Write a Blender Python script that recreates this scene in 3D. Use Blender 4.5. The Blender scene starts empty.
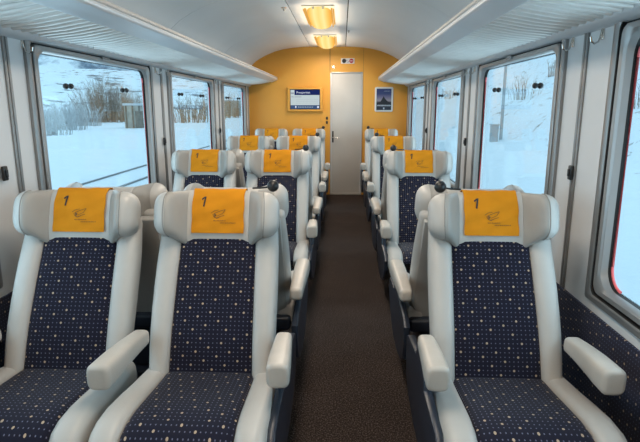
import bpy, bmesh, math, random
from mathutils import Vector, Matrix, noise
R_ = math.radians
S = bpy.context.scene
COL = S.collection

# ------------------------------------------------------------------ camera
cam = bpy.data.cameras.new('camera')
cam.sensor_width = 36.0
cam.lens = 36.0 * 530.0 / 640.0
cam.clip_start = 0.02
cam.clip_end = 3000
cam_o = bpy.data.objects.new('camera', cam)
COL.objects.link(cam_o)
CAM = Vector((0.25, 0.0, 1.56))
cam_o.location = CAM
cam_o.rotation_euler = (R_(90 - 12.2432), 0, R_(2.3231))
S.camera = cam_o

# ------------------------------------------------------------------ sky
W = bpy.data.worlds.new('winter_sky')
S.world = W
W.use_nodes = True
nt = W.node_tree
nt.nodes.clear()
wo = nt.nodes.new('ShaderNodeOutputWorld')
bg = nt.nodes.new('ShaderNodeBackground')
tc = nt.nodes.new('ShaderNodeTexCoord')
sp = nt.nodes.new('ShaderNodeSeparateXYZ')
rp = nt.nodes.new('ShaderNodeValToRGB')
rp.color_ramp.elements[0].position = 0.0
rp.color_ramp.elements[0].color = (0.70, 0.82, 0.95, 1)
rp.color_ramp.elements[1].position = 0.6
rp.color_ramp.elements[1].color = (0.80, 0.90, 1.0, 1)
nt.links.new(tc.outputs['Generated'], sp.inputs[0])
nt.links.new(sp.outputs['Z'], rp.inputs[0])
nt.links.new(rp.outputs[0], bg.inputs[0])
bg.inputs[1].default_value = 1.42
nt.links.new(bg.outputs[0], wo.inputs[0])

# ------------------------------------------------------------------ colour management
vs = S.view_settings
vs.view_transform = 'Standard'
vs.look = 'None'
vs.exposure = 0.0
vs.gamma = 1.0
vs.use_curve_mapping = False
LAMP_WATTS = 19.0
LAMP_TINT = (1.0, 0.86, 0.72)
# added fill lights standing in for daylight and snow light, one outside each pane
DAY_FILL_WATTS = 10.5
for _sx in (-1, 1):
    for _k in (-2, -1, 0, 1, 2):
        _l = bpy.data.lights.new('window_daylight_fill', 'AREA')
        _l.shape = 'RECTANGLE'; _l.size = 1.5; _l.size_y = 0.95
        _l.energy = DAY_FILL_WATTS; _l.color = (0.93, 0.96, 1.0)
        _o = bpy.data.objects.new('window_daylight_fill', _l); COL.objects.link(_o)
        _o.location = (_sx * 1.60, 3.725 + 2.25 * _k, 1.25)
        _o.rotation_euler = (R_(90 + 12), 0, R_(90 * _sx))

# ------------------------------------------------------------------ dimensions (metres)
WX = 1.375            # half width of the saloon
YE = 9.44             # far end wall
YB = -1.90            # wall behind the camera
PITCH = 2.25
WIN_Y = [3.725 + PITCH * k for k in (-2, -1, 0, 1, 2)]
WA, WB, WZ = 0.80, 0.52, 1.32        # window half width, half height, centre height
OA, OB = 0.88, 0.60                  # outer size of the frame
ROW_Y = [2.50 + PITCH * k for k in range(4)]
ROWNAME = ['nearest row', 'second row from the camera', 'third row from the camera', 'last row by yellow wall']
ROWSHORT = ['nearest', 'second', 'third', 'last']

# ------------------------------------------------------------------ materials
def newmat(name):
    m = bpy.data.materials.new(name)
    m.use_nodes = True
    b = m.node_tree.nodes['Principled BSDF']
    return m, m.node_tree, b

def mat(name, col, rough=0.5, metal=0.0, var=0.0, vscale=6.0, bump=0.0, bscale=200.0, spec=0.5, coat=0.0):
    m, t, b = newmat(name)
    b.inputs['Roughness'].default_value = rough
    b.inputs['Metallic'].default_value = metal
    b.inputs['Specular IOR Level'].default_value = spec
    b.inputs['Coat Weight'].default_value = coat
    tcn = t.nodes.new('ShaderNodeTexCoord')
    n = t.nodes.new('ShaderNodeTexNoise')
    n.inputs['Scale'].default_value = vscale
    n.inputs['Detail'].default_value = 4
    t.links.new(tcn.outputs['Object'], n.inputs['Vector'])
    r = t.nodes.new('ShaderNodeValToRGB')
    r.color_ramp.elements[0].position = 0.3
    r.color_ramp.elements[1].position = 0.7
    r.color_ramp.elements[0].color = tuple(c * (1 - var) for c in col) + (1,)
    r.color_ramp.elements[1].color = tuple(min(1, c * (1 + var)) for c in col) + (1,)
    t.links.new(n.outputs['Fac'], r.inputs[0])
    t.links.new(r.outputs[0], b.inputs['Base Color'])
    if bump:
        n2 = t.nodes.new('ShaderNodeTexNoise')
        n2.inputs['Scale'].default_value = bscale
        n2.inputs['Detail'].default_value = 3
        t.links.new(tcn.outputs['Object'], n2.inputs['Vector'])
        bp = t.nodes.new('ShaderNodeBump')
        bp.inputs['Strength'].default_value = bump
        bp.inputs['Distance'].default_value = 0.002
        t.links.new(n2.outputs['Fac'], bp.inputs['Height'])
        t.links.new(bp.outputs[0], b.inputs['Normal'])
    return m

def mathn(t, op, a, b=None, c=None):
    n = t.nodes.new('ShaderNodeMath')
    n.operation = op
    for i, v in enumerate((a, b, c)):
        if v is None: continue
        if isinstance(v, (int, float)): n.inputs[i].default_value = v
        else: t.links.new(v, n.inputs[i])
    return n.outputs[0]

def dotted_fabric(name, base, small, big, coord='UV', axes=(0, 1), rough=0.9):
    """woven navy cloth with a fine grid of pin dots and scattered cream dots"""
    m, t, b = newmat(name)
    b.inputs['Roughness'].default_value = rough
    b.inputs['Specular IOR Level'].default_value = 0.2
    b.inputs['Sheen Weight'].default_value = 0.10
    tcn = t.nodes.new('ShaderNodeTexCoord')
    s = t.nodes.new('ShaderNodeSeparateXYZ')
    t.links.new(tcn.outputs[coord], s.inputs[0])
    U, V = s.outputs[axes[0]], s.outputs[axes[1]]
    def dots(pitch, rad, off=0.0):
        u = mathn(t, 'ADD', mathn(t, 'DIVIDE', U, pitch), 50.0 + off)
        v = mathn(t, 'ADD', mathn(t, 'DIVIDE', V, pitch), 50.0 + off)
        fu = mathn(t, 'SUBTRACT', mathn(t, 'FRACT', u), 0.5)
        fv = mathn(t, 'SUBTRACT', mathn(t, 'FRACT', v), 0.5)
        d = mathn(t, 'SQRT', mathn(t, 'ADD', mathn(t, 'MULTIPLY', fu, fu), mathn(t, 'MULTIPLY', fv, fv)))
        cu, cv = mathn(t, 'FLOOR', u), mathn(t, 'FLOOR', v)
        cx = t.nodes.new('ShaderNodeCombineXYZ')
        t.links.new(cu, cx.inputs[0]); t.links.new(cv, cx.inputs[1])
        wn = t.nodes.new('ShaderNodeTexWhiteNoise')
        wn.noise_dimensions = '2D'
        t.links.new(cx.outputs[0], wn.inputs['Vector'])
        return mathn(t, 'LESS_THAN', d, rad), wn.outputs['Value'], cu, cv
    d1, w1, cu1, cv1 = dots(0.0182, 0.13)
    # on the same grid some of the dots are larger and cream
    big_dot, w2, _a, _b = dots(0.0182, 0.26)
    big_dot = mathn(t, 'MULTIPLY', big_dot, mathn(t, 'MULTIPLY', mathn(t, 'LESS_THAN', mathn(t, 'FRACT', mathn(t, 'DIVIDE', mathn(t, 'ADD', mathn(t, 'ADD', _a, 0.01), mathn(t, 'MULTIPLY', _b, 3.0)), 8.0)), 0.12), mathn(t, 'LESS_THAN', w2, 0.88)))
    sel = big_dot
    nz = t.nodes.new('ShaderNodeTexNoise')
    nz.inputs['Scale'].default_value = 900
    t.links.new(tcn.outputs[coord], nz.inputs['Vector'])
    mx0 = t.nodes.new('ShaderNodeMixRGB')
    t.links.new(nz.outputs['Fac'], mx0.inputs[0])
    mx0.inputs[1].default_value = tuple(c * 0.7 for c in base) + (1,)
    mx0.inputs[2].default_value = tuple(c * 1.3 for c in base) + (1,)
    mx1 = t.nodes.new('ShaderNodeMixRGB')
    t.links.new(d1, mx1.inputs[0]); t.links.new(mx0.outputs[0], mx1.inputs[1])
    mx1.inputs[2].default_value = small + (1,)
    mx2 = t.nodes.new('ShaderNodeMixRGB')
    t.links.new(sel, mx2.inputs[0]); t.links.new(mx1.outputs[0], mx2.inputs[1])
    mx2.inputs[2].default_value = big + (1,)
    t.links.new(mx2.outputs[0], b.inputs['Base Color'])
    return m

M = {}
M['leather'] = mat('grey_leather', (0.47, 0.455, 0.43), 0.40, var=0.05, vscale=5, bump=0.25, bscale=350)
M['leather_worn'] = mat('armrest_leather', (0.50, 0.465, 0.42), 0.36, var=0.07, vscale=9, bump=0.2, bscale=350)
M['leather_wing_shade'] = mat('shaded_grey_leather', (0.34, 0.325, 0.30), 0.42, var=0.06, vscale=7, bump=0.25, bscale=350)  # same grey leather, darkened to paint shade into the wing fronts
M['piping'] = mat('leather_seam', (0.27, 0.265, 0.25), 0.6)
M['fabric'] = dotted_fabric('navy_dotted_cloth', (0.0075, 0.0078, 0.020), (0.13, 0.135, 0.20), (0.42, 0.32, 0.23))
M['wallcloth'] = dotted_fabric('navy_dotted_wall_cloth', (0.020, 0.022, 0.045), (0.10, 0.12, 0.20), (0.42, 0.32, 0.24), 'Object', (1, 2))
M['cloth'] = mat('orange_cloth', (0.60, 0.235, 0.013), 0.85, var=0.06, vscale=14, bump=0.5, bscale=260, spec=0.1)
M['ink'] = mat('black_print', (0.03, 0.028, 0.03), 0.8)
M['inksoft'] = mat('brown_print', (0.16, 0.08, 0.02), 0.8)
M['shell'] = mat('dark_navy_plastic', (0.020, 0.028, 0.045), 0.38, var=0.1)
M['shellgrey'] = mat('grey_back_shell', (0.40, 0.39, 0.37), 0.5, var=0.04)
M['black'] = mat('black_plastic', (0.010, 0.010, 0.011), 0.38)
M['blackmatt'] = mat('black_rubber', (0.015, 0.015, 0.016), 0.7)
M['wall'] = mat('grey_wall_laminate', (0.64, 0.65, 0.66), 0.45, var=0.03, vscale=2)
M['ceil'] = mat('pale_ceiling_laminate', (0.87, 0.86, 0.85), 0.45, var=0.02, vscale=2)
M['ceilmid'] = mat('grey_ceiling_panel', (0.72, 0.74, 0.76), 0.42, var=0.02, vscale=2)
M['dark'] = mat('dark_gap', (0.02, 0.02, 0.02), 0.9)
M['alu'] = mat('brushed_aluminium', (0.27, 0.27, 0.27), 0.36, metal=0.5, var=0.06, vscale=3)
M['alulight'] = mat('satin_aluminium', (0.34, 0.34, 0.34), 0.34, metal=0.5, var=0.05, vscale=3)
M['alurack'] = mat('painted_aluminium_rack', (0.60, 0.63, 0.66), 0.36, metal=0.3, var=0.04, vscale=3)
M['slat'] = mat('rack_slat_aluminium', (0.74, 0.72, 0.69), 0.40, metal=0.15, var=0.04, vscale=5)
M['chrome'] = mat('steel', (0.62, 0.60, 0.57), 0.22, metal=1.0)
M['yellow'] = mat('yellow_laminate_wall', (0.76, 0.355, 0.050), 0.5, var=0.03, vscale=3)
M['door'] = mat('white_grey_door', (0.56, 0.53, 0.49), 0.42, var=0.03, vscale=4)
M['doorframe'] = mat('door_frame_metal', (0.55, 0.52, 0.48), 0.35, metal=0.4)
M['red'] = mat('red_rubber', (0.78, 0.13, 0.14), 0.5)
M['white'] = mat('white_plastic', (0.75, 0.74, 0.72), 0.4)
M['tvframe'] = mat('orange_screen_housing', (0.72, 0.34, 0.05), 0.45)
M['wood'] = mat('weathered_wood', (0.20, 0.165, 0.13), 0.8, var=0.25, vscale=3)
M['woodpale'] = mat('pale_render', (0.40, 0.38, 0.33), 0.8, var=0.2, vscale=1.5)
M['twig'] = mat('bare_twigs', (0.30, 0.22, 0.165), 0.9, var=0.3, vscale=2)
M['twigpale'] = mat('frosted_twigs', (0.46, 0.46, 0.46), 0.9, var=0.2, vscale=2)
M['galv'] = mat('galvanised_steel', (0.40, 0.42, 0.43), 0.5, metal=0.3)
M['rail'] = mat('rusty_rail', (0.22, 0.23, 0.24), 0.5, metal=0.4)

def carpet():
    m, t, b = newmat('dark_brown_carpet')
    b.inputs['Roughness'].default_value = 0.95
    b.inputs['Specular IOR Level'].default_value = 0.1
    tcn = t.nodes.new('ShaderNodeTexCoord')
    n = t.nodes.new('ShaderNodeTexNoise'); n.inputs['Scale'].default_value = 130; n.inputs['Detail'].default_value = 2
    n2 = t.nodes.new('ShaderNodeTexNoise'); n2.inputs['Scale'].default_value = 3; n2.inputs['Detail'].default_value = 3
    t.links.new(tcn.outputs['Object'], n.inputs['Vector']); t.links.new(tcn.outputs['Object'], n2.inputs['Vector'])
    r = t.nodes.new('ShaderNodeValToRGB')
    e = r.color_ramp.elements
    e[0].position = 0.40; e[0].color = (0.026, 0.019, 0.017, 1)
    e[1].position = 0.72; e[1].color = (0.18, 0.14, 0.125, 1)
    x = e.new(0.55); x.color = (0.055, 0.041, 0.036, 1)
    t.links.new(n.outputs['Fac'], r.inputs[0])
    mx = t.nodes.new('ShaderNodeMixRGB'); mx.blend_type = 'MULTIPLY'; mx.inputs[0].default_value = 0.5
    t.links.new(r.outputs[0], mx.inputs[1]); t.links.new(n2.outputs['Fac'], mx.inputs[2])
    t.links.new(mx.outputs[0], b.inputs['Base Color'])
    bp = t.nodes.new('ShaderNodeBump'); bp.inputs['Strength'].default_value = 0.6; bp.inputs['Distance'].default_value = 0.004
    t.links.new(n.outputs['Fac'], bp.inputs['Height']); t.links.new(bp.outputs[0], b.inputs['Normal'])
    return m
M['carpet'] = carpet()

def glass():
    m = bpy.data.materials.new('tinted_window_glass'); m.use_nodes = True
    t = m.node_tree; t.nodes.clear()
    o = t.nodes.new('ShaderNodeOutputMaterial'); mx = t.nodes.new('ShaderNodeMixShader')
    tr = t.nodes.new('ShaderNodeBsdfTransparent'); gl = t.nodes.new('ShaderNodeBsdfGlossy')
    tr.inputs[0].default_value = (0.80, 0.95, 1.0, 1); gl.inputs['Roughness'].default_value = 0.02
    fr = t.nodes.new('ShaderNodeLayerWeight'); fr.inputs[0].default_value = 0.5
    t.links.new(mathn(t, 'ADD', mathn(t, 'MULTIPLY', mathn(t, 'POWER', fr.outputs['Facing'], 5.0), 0.5), 0.02), mx.inputs[0]); t.links.new(tr.outputs[0], mx.inputs[1]); t.links.new(gl.outputs[0], mx.inputs[2])
    t.links.new(mx.outputs[0], o.inputs[0])
    return m
M['glass'] = glass()

def emit(name, col, strength):
    m = bpy.data.materials.new(name); m.use_nodes = True
    t = m.node_tree; t.nodes.clear()
    o = t.nodes.new('ShaderNodeOutputMaterial'); e = t.nodes.new('ShaderNodeEmission')
    e.inputs[0].default_value = tuple(col) + (1,); e.inputs[1].default_value = strength
    t.links.new(e.outputs[0], o.inputs[0])
    return m
def lamp_glow():
    """frosted bowl, brighter over the two tubes inside it"""
    m = bpy.data.materials.new('lit_lamp_diffuser'); m.use_nodes = True
    t = m.node_tree; t.nodes.clear()
    o = t.nodes.new('ShaderNodeOutputMaterial'); e = t.nodes.new('ShaderNodeEmission')
    tcn = t.nodes.new('ShaderNodeTexCoord'); sp_ = t.nodes.new('ShaderNodeSeparateXYZ'); t.links.new(tcn.outputs['Object'], sp_.inputs[0])
    rr_ = t.nodes.new('ShaderNodeValToRGB'); el = rr_.color_ramp.elements
    el[0].position = 0.0; el[0].color = (1, .70, .22, 1); el[1].position = 1.0; el[1].color = (.90, .40, .06, 1)
    q = el.new(.38); q.color = (1, .80, .34, 1)
    q = el.new(.70); q.color = (1, .60, .15, 1)
    t.links.new(mathn(t, 'DIVIDE', mathn(t, 'ABSOLUTE', sp_.outputs['X']), .125), rr_.inputs[0])
    t.links.new(rr_.outputs[0], e.inputs[0]); e.inputs[1].default_value = 1.1
    t.links.new(e.outputs[0], o.inputs[0])
    return m
M['lampglow'] = lamp_glow()
M['lampside'] = emit('lit_lamp_side_louvre', (1.0, 0.52, 0.12), 0.75)
M['scr_white'] = emit('screen_pale', (0.62, 0.72, 0.74), 0.85)
M['scr_navy'] = emit('screen_navy', (0.012, 0.022, 0.11), 1.0)
M['scr_blue'] = emit('screen_slate_blue', (0.05, 0.09, 0.19), 1.0)
M['scr_text'] = emit('screen_white_text', (0.75, 0.8, 0.9), 1.0)
M['scr_grey'] = emit('screen_grey_text', (0.22, 0.24, 0.32), 1.0)

def snow_mat(name, rock, lo, hi, nscale):
    """snow over ground; bare patches appear where noise is high"""
    m, t, b = newmat(name)
    b.inputs['Roughness'].default_value = 0.8
    b.inputs['Specular IOR Level'].default_value = 0.1
    tcn = t.nodes.new('ShaderNodeTexCoord')
    n = t.nodes.new('ShaderNodeTexNoise'); n.inputs['Scale'].default_value = nscale; n.inputs['Detail'].default_value = 9
    n.inputs['Roughness'].default_value = 0.68
    t.links.new(tcn.outputs['Object'], n.inputs['Vector'])
    r = t.nodes.new('ShaderNodeValToRGB'); e = r.color_ramp.elements
    e[0].position = lo; e[0].color = (0.74, 0.80, 0.84, 1)
    e[1].position = hi; e[1].color = rock + (1,)
    t.links.new(n.outputs['Fac'], r.inputs[0])
    t.links.new(r.outputs[0], b.inputs['Base Color'])
    n3 = t.nodes.new('ShaderNodeTexNoise'); n3.inputs['Scale'].default_value = nscale * 2; n3.inputs['Detail'].default_value = 5
    t.links.new(tcn.outputs['Object'], n3.inputs['Vector'])
    bp = t.nodes.new('ShaderNodeBump'); bp.inputs['Strength'].default_value = 0.35; bp.inputs['Distance'].default_value = 0.25 / nscale
    t.links.new(n3.outputs['Fac'], bp.inputs['Height']); t.links.new(bp.outputs[0], b.inputs['Normal'])
    return m
M['snow'] = snow_mat('snow_field', (0.60, 0.66, 0.70), 0.55, 0.85, 0.5)
M['snowbank'] = snow_mat('snow_bank_with_scrub', (0.24, 0.22, 0.20), 0.585, 0.66, 1.3)
M['hill'] = snow_mat('snowy_hillside', (0.20, 0.20, 0.21), 0.55, 0.62, 0.11)
M['mountain'] = snow_mat('rocky_snow_mountain', (0.13, 0.18, 0.24), 0.44, 0.56, 0.016)

# ------------------------------------------------------------------ helpers
def link(name, data, parent=None, kind=None):
    o = bpy.data.objects.new(name, data)
    COL.objects.link(o)
    if parent is not None: o.parent = parent
    if kind: o['kind'] = kind
    return o

def mesh_of(name, verts, faces, mats, uvs=None, fmat=None, smooth=True, sharp=35):
    me = bpy.data.meshes.new(name)
    me.from_pydata([tuple(v) for v in verts], [], faces)
    for m in (mats if isinstance(mats, (list, tuple)) else [mats]): me.materials.append(m)
    if fmat:
        for p, i in zip(me.polygons, fmat): p.material_index = i
    if uvs:
        uv = me.uv_layers.new(name='UVMap')
        li = 0
        for fu in uvs:
            for c in fu:
                uv.data[li].uv = c
                li += 1
    if smooth:
        for p in me.polygons: p.use_smooth = True
        me.set_sharp_from_angle(angle=R_(sharp))
    me.validate()
    me.update()
    return me

class G:
    """collects pieces of ONE mesh"""
    def __init__(s): s.v = []; s.f = []; s.u = []; s.m = []
    def add(s, v, f, u=None, mi=0):
        b = len(s.v); s.v += [Vector(x) for x in v]
        s.f += [tuple(i + b for i in q) for q in f]
        s.u += u if u else [[(0, 0)] * len(q) for q in f]
        s.m += [mi] * len(f)
        return s
    def box(s, x0, x1, y0, y1, z0, z1, bev=0.0, mi=0):
        if bev <= 0:
            v = [(x0, y0, z0), (x1, y0, z0), (x1, y1, z0), (x0, y1, z0), (x0, y0, z1), (x1, y0, z1), (x1, y1, z1), (x0, y1, z1)]
            f = [(0, 3, 2, 1), (4, 5, 6, 7), (0, 1, 5, 4), (1, 2, 6, 5), (2, 3, 7, 6), (3, 0, 4, 7)]
            return s.add(v, f, None, mi)
        bm = bmesh.new()
        bmesh.ops.create_cube(bm, size=1)
        for q in bm.verts:
            q.co = Vector(((x0 + x1) / 2 + q.co.x * (x1 - x0), (y0 + y1) / 2 + q.co.y * (y1 - y0), (z0 + z1) / 2 + q.co.z * (z1 - z0)))
        bmesh.ops.bevel(bm, geom=list(bm.edges), offset=min(bev, 0.45 * min(x1 - x0, y1 - y0, z1 - z0)), segments=3, affect='EDGES', profile=0.5)
        bm.verts.index_update()
        s.add([q.co.copy() for q in bm.verts], [tuple(q.index for q in fc.verts) for fc in bm.faces], None, mi)
        bm.free()
        return s
    def tube(s, pts, r, n=10, mi=0, cap=True):
        pts = [Vector(p) for p in pts]
        rr = r if isinstance(r, (list, tuple)) else [r] * len(pts)
        st = []
        up = Vector((0, 0, 1))
        for i, p in enumerate(pts):
            d = (pts[min(i + 1, len(pts) - 1)] - pts[max(i - 1, 0)]).normalized()
            a = d.cross(up)
            if a.length < 1e-3: a = d.cross(Vector((0, 1, 0)))
            a.normalize(); b = a.cross(d)
            st.append([p + a * rr[i] * math.cos(k * 2 * math.pi / n) + b * rr[i] * math.sin(k * 2 * math.pi / n) for k in range(n)])
        return s.skin(st, mi, cap)
    def skin(s, rings, mi=0, cap=True, closed=True, uv=True):
        n = len(rings[0]); v = []; f = []; u = []
        vl = [0.0]
        for i in range(1, len(rings)): vl.append(vl[-1] + (rings[i][0] - rings[i - 1][0]).length)
        for r in rings: v += r
        # arc lengths, centred on vertex index n//4 (the front)
        ul = []
        for r in rings:
            c = [0.0]
            for k in range(1, n + 1): c.append(c[-1] + (r[k % n] - r[k - 1]).length)
            c0 = c[n // 4]
            ul.append([q - c0 for q in c])
        for i in range(len(rings) - 1):
            for k in range(n if closed else n - 1):
                k2 = (k + 1) % n
                f.append((i * n + k, i * n + k2, (i + 1) * n + k2, (i + 1) * n + k))
                u.append([(ul[i][k], vl[i]), (ul[i][k + 1], vl[i]), (ul[i + 1][k + 1], vl[i + 1]), (ul[i + 1][k], vl[i + 1])])
        if cap:
            for i, rev in ((0, True), (len(rings) - 1, False)):
                ids = [i * n + k for k in range(n)]
                if rev: ids.reverse()
                f.append(tuple(ids)); u.append([(0, 0)] * n)
        return s.add(v, f, u, mi)
    def sphere(s, c, r, n=14, m=9, mi=0, sc=(1, 1, 1)):
        c = Vector(c); rings = []
        for i in range(m + 1):
            t = -math.pi / 2 + math.pi * i / m
            q = max(math.cos(t), 1e-3)
            rings.append([c + Vector((r * sc[0] * q * math.cos(2 * math.pi * k / n), r * sc[1] * q * math.sin(2 * math.pi * k / n), r * sc[2] * math.sin(t))) for k in range(n)])
        return s.skin(rings, mi)
    def prism(s, poly, axis, a0, a1, mi=0, bev=0.0):
        """poly: 2D outline; axis 'x': poly=(y,z); 'y': poly=(x,z); 'z': poly=(x,y)"""
        def p3(q, a):
            return {'x': (a, q[0], q[1]), 'y': (q[0], a, q[1]), 'z': (q[0], q[1], a)}[axis]
        n = len(poly)
        if bev > 0:
            cx = sum(q[0] for q in poly) / n; cy = sum(q[1] for q in poly) / n
            def shr(q): 
                dx, dy = cx - q[0], cy - q[1]; L = math.hypot(dx, dy) or 1
                return (q[0] + dx / L * bev, q[1] + dy / L * bev)
            rs = [[Vector(p3(shr(q), a0)) for q in poly], [Vector(p3(q, a0 + bev)) for q in poly], [Vector(p3(q, a1 - bev)) for q in poly], [Vector(p3(shr(q), a1)) for q in poly]]
        else:
            rs = [[Vector(p3(q, a0)) for q in poly], [Vector(p3(q, a1)) for q in poly]]
        return s.skin(rs, mi)
    def mesh(s, name, mats, smooth=True, sharp=35):
        me = mesh_of(name, s.v, s.f, mats, s.u, s.m, smooth, sharp)
        bm = bmesh.new(); bm.from_mesh(me)
        bmesh.ops.recalc_face_normals(bm, faces=bm.faces)
        bm.to_mesh(me); bm.free()
        return me
    def obj(s, name, mats, parent=None, kind=None, smooth=True, sharp=35):
        return link(name, s.mesh(name, mats, smooth, sharp), parent, kind)

def ring(c, A, B, a, b, e=4.0, n=32):
    """superellipse ring; index n//4 is the +B side (front)"""
    c = Vector(c); out = []
    for k in range(n):
        t = 2 * math.pi * k / n
        ct, stt = math.cos(t), math.sin(t)
        x = math.copysign(abs(ct) ** (2 / e), ct); y = math.copysign(abs(stt) ** (2 / e), stt)
        out.append(c + A * (a * x) + B * (b * y))
    return out

def rounded_ends(st, r0, r1, steps=6):
    """st: list of (centre, A, B, a, b, e). Adds shrinking stations at both ends for a soft end"""
    out = []
    def end(s0, s1, r):
        d = (s0[0] - s1[0]).normalized(); lst = []
        for i in range(1, steps + 1):
            t = i / steps * math.pi / 2
            sh = r * (1 - math.cos(t))
            lst.append((s0[0] + d * r * math.sin(t), s0[1], s0[2], max(s0[3] - sh, s0[3] * .15), max(s0[4] - sh, s0[4] * .15), s0[5]))
        return lst
    if r0: out += list(reversed(end(st[0], st[1], r0)))
    out += st
    if r1: out += end(st[-1], st[-2], r1)
    return out

def sweep(g, st, r0=0, r1=0, n=32, mi=0):
    st = [(Vector(s[0]), s[1], s[2], s[3], s[4], s[5]) for s in st]
    g.skin([ring(*s, n=n) for s in rounded_ends(st, r0, r1)], mi)
    return g

def thing(name, label, cat, loc=(0, 0, 0), rz=0.0, group=None):
    o = bpy.data.objects.new(name, None)
    o.empty_display_size = 0.05
    COL.objects.link(o)
    o.location = loc; o.rotation_euler = (0, 0, rz)
    return tag(o, label, cat, group)

def tag(o, label, cat, group=None):
    o['label'] = label; o['category'] = cat
    if group: o['group'] = group
    return o

def lerp(a, b, t): return a + (b - a) * t
def interp(pts, x):
    if x <= pts[0][0]: return pts[0][1]
    for (x0, y0), (x1, y1) in zip(pts, pts[1:]):
        if x <= x1: return lerp(y0, y1, (x - x0) / (x1 - x0))
    return pts[-1][1]

def text_verts(body, size, extrude=0.0):
    """a filled 2D text outline as verts/faces (centred), from Blender's built-in font"""
    c = bpy.data.curves.new('lettering', 'FONT')
    c.body = body; c.size = size; c.align_x = 'CENTER'; c.align_y = 'CENTER'
    c.resolution_u = 3
    o = bpy.data.objects.new('lettering', c)
    COL.objects.link(o)
    bpy.context.view_layer.update()
    me = bpy.data.meshes.new_from_object(o.evaluated_get(bpy.context.evaluated_depsgraph_get()))
    v = [q.co.copy() for q in me.vertices]; f = [tuple(p.vertices) for p in me.polygons]
    bpy.data.objects.remove(o); bpy.data.curves.remove(c); bpy.data.meshes.remove(me)
    return v, f

# ================================================================== STRUCTURE
# floor
G().box(-WX - .06, WX + .06, YB - .06, YE + .06, -0.06, 0.0).obj('floor', M['carpet'], kind='structure', smooth=False)

# side walls, with an opening at each window
WHALF = {'left': .805, 'right': .770}     # half width of the pane
WSHIFT = {'left': -.05, 'right': -.03}
FW = .115                                  # width of the metal frame
def side_wall(side, name):
    OA = WHALF[side] + FW; dc = WSHIFT[side]
    sx = 1 if side == 'right' else -1
    x0, x1 = sorted((sx * WX, sx * (WX + .075)))
    g = G()
    g.box(x0, x1, YB, YE, 0, WZ - OB + .03)                    # below the windows
    g.box(x0, x1, YB, YE, WZ + OB - .03, 2.0)                  # above the windows
    edges = [YB] + [e for c in WIN_Y for e in (c + dc - OA + .03, c + dc + OA - .03)] + [YE]
    for a, b in zip(edges[0::2], edges[1::2]):
        g.box(x0, x1, a, b, WZ - OB + .03, WZ + OB - .03)
    g.obj(name, M['wall'], kind='structure', smooth=False)
    # cloth lining below the windows
    xa, xb = sorted((sx * WX, sx * (WX - .012)))
    G().box(xa, xb, YB, YE, 0.0, 0.665, 0.004).obj('wall_lining_' + side, M['wallcloth'], kind='structure')
    G().box(*sorted((sx * (WX - .012), sx * (WX - .022))), YB, YE, 0.0, 0.07, 0.004).obj('baseboard_' + side, M['shell'], kind='structure')
    # metal cover strips on the pillars: middle strip and both edges
    for k, c in enumerate([WIN_Y[0] - PITCH / 2] + [w + PITCH / 2 for w in WIN_Y]):
        if c < YB or c > YE: continue
        g = G()
        xs = sorted((sx * WX, sx * (WX - .010)))
        g.box(*xs, c - .022, c - .004, .665, 1.90, .003)
        g.box(*xs, c + .004, c + .022, .665, 1.90, .003)
        g.obj('trim_pillar_%s_%d' % (side, k + 1), M['alu'], kind='structure')
side_wall('left', 'wall_left')
side_wall('right', 'wall_right')

# end walls follow the ceiling arch
CEIL = [(0, 2.552), (.15, 2.552), (.306, 2.548), (.45, 2.542), (.6, 2.53), (.75, 2.508), (.9, 2.472), (1.02, 2.425), (1.12, 2.378), (1.22, 2.32), (1.30, 2.255), (1.345, 2.19), (1.37, 2.10), (1.375, 1.98)]
def end_wall(name, y, t, m, door=None):
    g = G()
    xs = []
    for p in reversed(CEIL): xs.append((-p[0], p[1]))
    for p in CEIL[1:]: xs.append(p)
    bounds = sorted(set([q[0] for q in xs] + ([door[0], door[1]] if door else [])))
    for a, b in zip(bounds, bounds[1:]):
        za, zb = interp(xs, a) + .02, interp(xs, b) + .02
        z0 = 0.0
        if door and a >= door[0] - 1e-6 and b <= door[1] + 1e-6: z0 = door[2]
        v = [(a, y, z0), (b, y, z0), (b, y, zb), (a, y, za), (a, y + t, z0), (b, y + t, z0), (b, y + t, zb), (a, y + t, za)]
        g.add(v, [(0, 1, 2, 3), (5, 4, 7, 6), (4, 5, 1, 0), (3, 2, 6, 7), (0, 3, 7, 4), (1, 5, 6, 2)])
    return g.obj(name, m, kind='structure', smooth=False)
DX0, DX1, DZ = 0.045, 0.605, 2.13
end_wall('wall_far', YE, .06, M['yellow'], (DX0, DX1, DZ))
end_wall('wall_back', YB - .06, .06, M['yellow'])

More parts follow.
